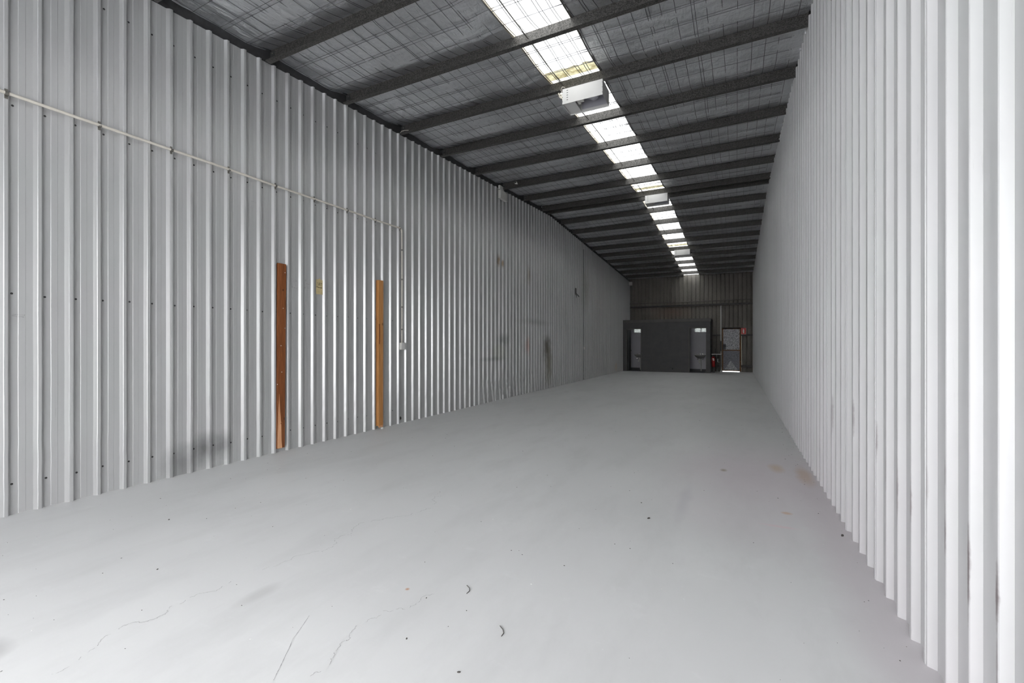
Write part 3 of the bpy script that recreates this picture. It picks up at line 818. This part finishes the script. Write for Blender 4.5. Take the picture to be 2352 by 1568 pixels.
# ------------------------------------------------------------------ rusty exit door
dr = thing('door_1', 'rusty framed back door lined with crumpled silver foil', 'door', (-.20, YB - .05, 0)); dr['kind'] = 'structure'
del dr['category']
W2 = .415
f = MB()
f.box(-W2, -W2 + .045, -.03, .03, .04, 2.14).box(W2 - .06, W2, -.03, .03, .0, 2.14).box(-W2, W2, -.03, .03, 2.09, 2.145)
f.box(-W2, W2, -.025, .02, 1.03, 1.075).box(-W2, W2, -.025, .02, .035, .085)
obj('door_frame', f, M_rust, dr, bevel=.004)
f = MB(); f.box(-W2 + .0, W2 - .02, -.03, .035, 2.10, 2.165); obj('lintel', f, M_char, dr)
def sheet(name, pts, y, mat, th=.004):
    mb = MB(); n = len(pts)
    mb.add([(x, y, z) for x, z in pts] + [(x, y + th, z) for x, z in pts], [tuple(range(n - 1, -1, -1)), tuple(range(n, 2 * n))] + [(i, i + n, (i + 1) % n + n, (i + 1) % n)[::-1] for i in range(n)])
    return obj(name, mb, mat, dr)
a, b = -W2 + .045, W2 - .06
sheet('foil_panel', [(a, 1.075), (b, 1.075), (b, 2.09), (a, 2.09)], .0, M_fp1)
sheet('foil_panel', [(a, .085), (b, .085), (b, 1.03), (a, 1.03)], .0, M_fp2)
sheet('foil_flap', [(a + .05, .09), (b - .08, .09), (-.04, .55)], -.006, M_fp1)
sheet('foil_flap', [(b, .09), (b, .95), (b - .03, .95), (-.02, .55), (b - .09, .10)], -.003, M_fp2)
lk = MB(); lk.box(a - .01, a + .12, -.045, -.005, 1.09, 1.34); obj('lock_box', lk, M_char, dr, bevel=.004)
lk = MB(); lk.tube([(a + .05, -.045, 1.2), (a + .05, -.085, 1.2), (a + .10, -.085, 1.2)], .009, 8); obj('door_handle', lk, M_saddle, dr)

# red sign: extinguisher location sign
sg = thing('extinguisher_sign', 'red sign with a white extinguisher symbol on the back wall, right of the door', 'sign', (.325, YB - .11, 1.975))
mb = MB(); mb.box(-.11, .11, 0, .004, -.155, .155); obj('panel', mb, M_signred, sg)
mb = MB(); mb.box(-.104, -.098, -.0015, 0, -.145, .145).box(.098, .104, -.0015, 0, -.145, .145).box(-.104, .104, -.0015, 0, .142, .148).box(-.104, .104, -.0015, 0, -.148, -.142)
obj('border', mb, M_signw, sg)
mb = MB(); mb.box(-.028, .028, -.002, 0, -.10, .07).box(-.014, .014, -.002, 0, .07, .095).box(-.035, .012, -.002, 0, .095, .108).box(-.048, -.040, -.002, 0, -.05, .09)
obj('extinguisher_symbol', mb, M_signw, sg)

# ------------------------------------------------------------------ toilet block
FY = 22.716; BT = 2.41
XL, XR = -A + .03, -1.07
D1 = (-4.90, -4.23); D2 = (-1.965, -1.255)
blk = thing('toilet_block', 'low charcoal painted toilet block built against the back wall', 'toilet block', ((XL + XR) / 2, FY, 0))
bl = Vector(blk.location)
def bx(mb, x0, x1, y0, y1, z0, z1): mb.box(x0 - bl.x, x1 - bl.x, y0 - bl.y, y1 - bl.y, z0, z1)
t = .09
f = MB()
for (x0, x1, z0, z1) in ((XL, D1[0], 0, BT), (D1[1], D2[0], 0, BT), (D2[1], XR, 0, BT), (D1[0], D1[1], 2.094, BT), (D2[0], D2[1], 2.094, BT)): bx(f, x0, x1, FY, FY + t, z0, z1)
bx(f, XR - t, XR, FY + t, YB - .04, 0, BT)
obj('block_walls', f, M_char, blk)
f = MB(); bx(f, XL, XR + .03, FY - .03, YB - .04, BT, 2.555)
obj('roof_slab', f, M_char2, blk, bevel=.006)
f = MB()
for D in (D1, D2):
    bx(f, D[0] - .045, D[0], FY - .008, FY + t + .005, 0, 2.14); bx(f, D[1], D[1] + .045, FY - .008, FY + t + .005, 0, 2.14); bx(f, D[0] - .045, D[1] + .045, FY - .008, FY + t + .005, 2.094, 2.14)
obj('door_frames', f, M_char2, blk)
f = MB()   # white lining of the two rooms
rooms = ((XL + .02, -3.15), (-2.75, XR - t))
for n_, (x0, x1) in enumerate(rooms):
    wx = (-4.90, -4.08) if n_ == 0 else (-1.88, -1.20)
    yb_ = YB - .10
    bx(f, x0, x0 + .02, FY + t, yb_, 0, BT - .01); bx(f, x1 - .02, x1, FY + t, yb_, 0, BT - .01)
    bx(f, x0, x1, FY + t + .001, FY + t + .01, 2.15, BT - .01)
    bx(f, x0, x1, yb_, yb_ + .02, 0.0, 1.95); bx(f, x0, x1, yb_, yb_ + .02, 2.34, BT - .01)
    bx(f, x0, wx[0], yb_, yb_ + .02, 1.95, 2.34); bx(f, wx[1], x1, yb_, yb_ + .02, 1.95, 2.34)
    bx(f, x0, x1, FY + t, yb_, BT - .02, BT - .005)
    bx(f, x0, x1, yb_ - .015, yb_, 1.74, 1.80)
obj('interior_lining', f, M_int, blk)
f = MB()
for (x0, x1) in rooms: bx(f, x0, x1, YB - .125, YB - .10, 0, .10); bx(f, x0, x1, FY + .02, YB - .11, .0, .004)
obj('dark_skirting', f, M_darkfl, blk)
# scuffed vent on the front
f = MB(); bx(f, -2.76, -2.70, FY - .012, FY, .13, .21); bx(f, -2.86, -2.76, FY - .004, FY, .20, .215)
obj('broken_vent', f, M_black, blk)
# open door leaf of the left room
lf = thing('door_2', 'dark door leaf standing open inside the left toilet doorway', 'door', (D1[0] + .01, FY + t, 0)); lf['kind'] = 'structure'; del lf['category']
f = MB(); f.box(0, .035, 0, .62, .02, 2.08); obj('leaf', f, M_char, lf)
f = MB(); f.tube([(.03, .56, 1.02), (.075, .56, 1.02), (.075, .48, 1.02)], .012, 8); f.lathe([(0, 0), (.028, 0), (.028, .006), (0, .006)], 12, Matrix.Translation((.035, .56, 1.02)) @ Matrix.Rotation(PI / 2, 4, 'Y')); obj('door_handle', f, M_black, lf)
lf = thing('door_3', 'dark door leaf folded back inside the right toilet', 'door', (D2[0] - .06, FY + t + .02, 0)); lf['kind'] = 'structure'; del lf['category']
f = MB(); f.box(-.62, 0, 0, .035, .02, 2.08); obj('leaf', f, M_int, lf)
# toilet windows
for n_, (x0, x1, xm) in enumerate(((-4.91, -4.07, -4.45), (-1.89, -1.19, -1.575))):
    wd = MB(); y0 = YB - .105; y1 = YB - .02
    for (a0, a1, z0, z1) in ((x0, x0 + .035, 1.94, 2.35), (x1 - .035, x1, 1.94, 2.35), (xm - .018, xm + .018, 1.94, 2.35), (x0, x1, 1.94, 1.965), (x0, x1, 2.325, 2.35)): wd.box(a0, a1, y0, y1, z0, z1)
    wf = struct('window_%d' % (5 + n_), wd, M_alu)
    g = MB(); g.box(x0 + .03, x1 - .03, YB - .06, YB - .056, 1.96, 2.33); obj('pane', g, M_glass, wf)
    if n_ == 0:
        g = MB(); g.tube([(-4.80, YB - .02, 1.94), (-4.45, YB - .02, 2.34)], .012, 6); obj('brace', g, M_black, wf)
# wash basins
def basin():
    r = thing('wash_basin', 'x', 'basin', (0, 0, 0), 'white wash basins in the toilets')
    prof = [(.0, .635), (.06, .637), (.13, .66), (.20, .71), (.245, .765), (.262, .795), (.262, .808), (.245, .812), (.225, .795), (.17, .73), (.09, .70), (0, .695)]
    mb = MB(); mb.lathe(prof, 32, None, .78); mb.box(-.20, .20, .12, .225, .745, .812)
    obj('bowl', mb, M_cer, r, smooth=True)
    mb = MB(); mb.tube([(0, .15, .81), (0, .15, .90), (0, .10, .925), (0, .04, .905), (0, .035, .885)], [.014, .013, .012, .011, .010], 12); obj('spout', mb, M_chrome, r, smooth=True)
    for s in (-1, 1):
        mb = MB(); mb.lathe([(0, .87), (.016, .868), (.012, .845), (.009, .81)], 12, Matrix.Translation((s * .11, .15, 0))); mb.box(s * .11 - .028, s * .11 + .028, .144, .156, .858, .868); obj('tap', mb, M_chrome, r, smooth=True)
        mb = MB(); mb.tube([(s * .09, .16, .60), (s * .13, .10, .60), (s * .13, .10, .63)], .012, 8); mb.lathe([(.0, 0), (.026, 0), (.026, .025), (.0, .03)], 14, Matrix.Translation((s * .12, .09, .60)) @ Matrix.Rotation(PI / 2, 4, 'X'))
        obj('stop_valve', mb, M_chrome, r, smooth=True)
    mb = MB(); mb.tube([(0, .02, .64), (0, .02, .46), (-.02, .03, .42), (-.05, .05, .44), (-.05, .07, .52)], .028, 12); obj('trap', mb, M_whiteg, r, smooth=True)
    mb = MB(); mb.tube([(.04, .12, .62), (.04, .12, .0)], .020, 12); obj('waste_pipe', mb, M_pipew, r, smooth=True)
    return r
bs = basin(); bs.location = (-1.60, 24.10, 0); bs['label'] = 'white wash basin on the back wall, seen through the right toilet doorway'
dup(bs, (-4.57, 24.10, 0), 'white wash basin half hidden behind the left toilet doorway')

# sink bench between block and door
sk = thing('sink_bench', 'stainless steel sink bench between the toilet block and the rusty door', 'sink', (-.85, 23.95, 0))
mb = MB(); mb.box(-.21, .22, -.30, .30, .855, .875).box(-.21, .22, -.305, -.298, .850, .875)
obj('bench_top', mb, M_stain, sk, bevel=.003)
mb = MB(); mb.lathe([(.0, .64), (.10, .645), (.17, .70), (.19, .78), (.20, .855)], 4, Matrix.Rotation(PI / 4, 4, 'Z')); obj('bowl', mb, M_grit, sk)
for x in (.02, .17):
    for y in (-.26, .26):
        mb = MB(); mb.tube([(x, y, 0), (x, y, .855)], .012, 8); obj('leg', mb, M_stain, sk)
mb = MB(); mb.tube([(.05, 0, .65), (.05, 0, .50), (.10, .1, .47), (.12, .2, .5)], .024, 10); obj('drain', mb, M_pipew, sk, smooth=True)
mb = MB(); mb.tube([(-.05, .25, .875), (-.05, .25, 1.10), (-.05, .15, 1.13), (-.05, .10, 1.08)], .011, 8); obj('tap', mb, M_chrome, sk, smooth=True)
# fire extinguisher hung on the side of the block
ex = thing('fire_extinguisher', 'red fire extinguisher with white labels on the side of the toilet block', 'fire extinguisher', (-.965, 23.30, .27))
mb = MB(); mb.lathe([(0, 0), (.072, .004), (.078, .02), (.078, .40), (.070, .44), (.045, .475), (.02, .49), (.02, .51), (0, .51)], 24); obj('cylinder', mb, M_red, ex, smooth=True)
mb = MB(); mb.box(-.035, .035, -.0795, -.070, .36, .41).box(-.02, .05, -.078, -.06, .30, .35); obj('label_patch', mb, M_signw, ex)
mb = MB(); mb.box(-.012, .012, -.02, .05, .51, .56).box(-.01, .01, -.09, .03, .56, .575).box(-.01, .01, -.09, .0, .53, .54); obj('valve_handle', mb, M_black, ex)
mb = MB(); mb.tube([(.02, -.02, .53), (.08, -.04, .50), (.095, -.05, .35), (.09, -.05, .12)], [.010, .010, .010, .016], 8); obj('hose', mb, M_black, ex, smooth=True)
mb = MB(); mb.box(-.105, -.070, -.02, .02, .30, .45); obj('wall_hook', mb, M_black, ex)
mb = MB(); mb.box(-.99, -.90, 23.25, 23.40, 0, .20)
tag(obj('black_box', mb, M_black, bevel=.01), 'small black box on the floor under the fire extinguisher', 'box')
# horn/tap above the extinguisher
mb = MB(); mb.box(0, .05, -.04, .04, -.06, .06)
o = obj('switch_box', mb, M_black, None, bevel=.004, loc=(XR + .001, 23.3, 1.13)); tag(o, 'small black switch box on the block side above the extinguisher', 'switch')
mb = MB(); mb.lathe([(0, .02), (.02, .018), (.022, 0)], 12, Matrix.Rotation(-PI / 2, 4, 'Y'))
o = obj('wall_plug', mb, M_pipew, None, loc=(B - .028, 19.0, .78)); tag(o, 'tiny white plug low on the far right wall', 'plug')

# ------------------------------------------------------------------ floor marks
def ribbon(mb, pts, wd, z=.0012):
    for (a, b) in zip(pts[:-1], pts[1:]):
        a = Vector((*a, z)); b = Vector((*b, z)); d = (b - a).normalized(); nrm = Vector((-d.y, d.x, 0)) * wd / 2
        mb.quad(a - nrm * random.uniform(.4, 1), a + nrm * random.uniform(.4, 1), b + nrm * random.uniform(.4, 1), b - nrm * random.uniform(.4, 1))
def crack(mb, pts, wd=.0024, jit=.02, seed=1):
    """jagged broken hairline: midpoint displacement, drawn in dashes of changing width"""
    rr = random.Random(seed); p = [Vector((x, y, 0)) for x, y in pts]
    amp = jit
    while max((b_ - a_).length for a_, b_ in zip(p[:-1], p[1:])) > .012:
        q = [p[0]]
        for a_, b_ in zip(p[:-1], p[1:]):
            d = b_ - a_; m_ = (a_ + b_) / 2 + Vector((-d.y, d.x, 0)) * rr.uniform(-.28, .28) * (jit / .02)
            q += [m_, b_]
        p = q
    on = True; run = 0
    for a_, b_ in zip(p[:-1], p[1:]):
        run -= 1
        if run <= 0: on = rr.random() < .68; run = rr.randint(2, 9)
        if on: ribbon(mb, [(a_.x, a_.y), (b_.x, b_.y)], wd * rr.uniform(.35, 1.15))
ck = MB()
crack(ck, [(-2.526, .75), (-2.534, .919), (-2.556, 1.201), (-2.601, 1.353), (-2.57, 1.563)], seed=1)
crack(ck, [(-2.405, 2.121), (-2.45, 2.333), (-2.446, 2.61), (-2.431, 3.378)], seed=2)
crack(ck, [(-2.57, 1.70), (-2.50, 1.90), (-2.405, 2.121)], .0018, seed=3)
crack(ck, [(-1.66, 1.18), (-1.813, 1.383), (-1.897, 1.539)], .0022, .001, seed=4)
crack(ck, [(-1.537, 1.20), (-1.539, 1.357), (-1.581, 1.492), (-1.614, 1.618), (-1.50, 1.80), (-1.44, 2.0)], .0020, .018, seed=5)
obj('cracks', ck, M_crack, floor)
# bits of bent wire
for i, (pts, lab) in enumerate((([(-1.345, 2.125, .003), (-1.315, 2.105, .004), (-1.300, 2.08, .004), (-1.302, 2.055, .003)], 'short bent wire on the bare floor, the farther of two'),
                    ([(-1.010, 1.890, .003), (-.985, 1.872, .004), (-.968, 1.850, .004), (-.968, 1.826, .003)], 'short bent wire on the bare floor, the nearer of two'))):
    mb = MB(); mb.tube(pts, .0018, 6); tag(obj('wire_scrap', mb, M_grit), lab, 'wire', 'wire scraps on the floor')
# scattered grit
gr = MB(); wh = MB()
def flake(mb, x, y, s):
    a = random.uniform(0, 6.28); el = random.uniform(1, 2.2)
    M = Matrix.Translation((x, y, .0005)) @ Matrix.Rotation(a, 4, 'Z') @ Matrix.Scale(s, 4)
    n = 5; ring = [(el * math.cos(2 * PI * k / n) * random.uniform(.7, 1.2), math.sin(2 * PI * k / n) * random.uniform(.7, 1.2)) for k in range(n)]
    vs = [M @ Vector((u, v, 0)) for u, v in ring] + [M @ Vector((u * .6, v * .6, .6)) for u, v in ring]
    mb.add(vs, [tuple(range(n - 1, -1, -1)), tuple(range(n, 2 * n))] + [(i, (i + 1) % n, (i + 1) % n + n, i + n) for i in range(n)])
for i in range(420):
    y = .6 + 9 * random.random() ** 2.0; x = random.uniform(-A + .15, B - .06)
    if random.random() < .25: x = B - .06 - abs(random.gauss(0, .12))
    flake(gr if random.random() < .72 else wh, x, y, random.choice([.0012, .0015, .002, .0028]) * (1 + y * .06))
for (x, y, s) in ((-.606, 3.578, .010), (.67, 3.864, .011), (-3.9, 1.9, .006), (-3.1, 1.45, .005), (-1.35, 1.62, .005), (-1.02, 1.55, .005), (-.72, 3.9, .006)): flake(gr, x, y, s)
o = tag(obj('floor_grit', gr, M_grit), 'dark grit and flecks scattered over the grey floor', 'grit'); o['kind'] = 'stuff'
o = tag(obj('paint_chips', wh, M_chip), 'tiny white paint chips scattered over the grey floor', 'paint chips'); o['kind'] = 'stuff'
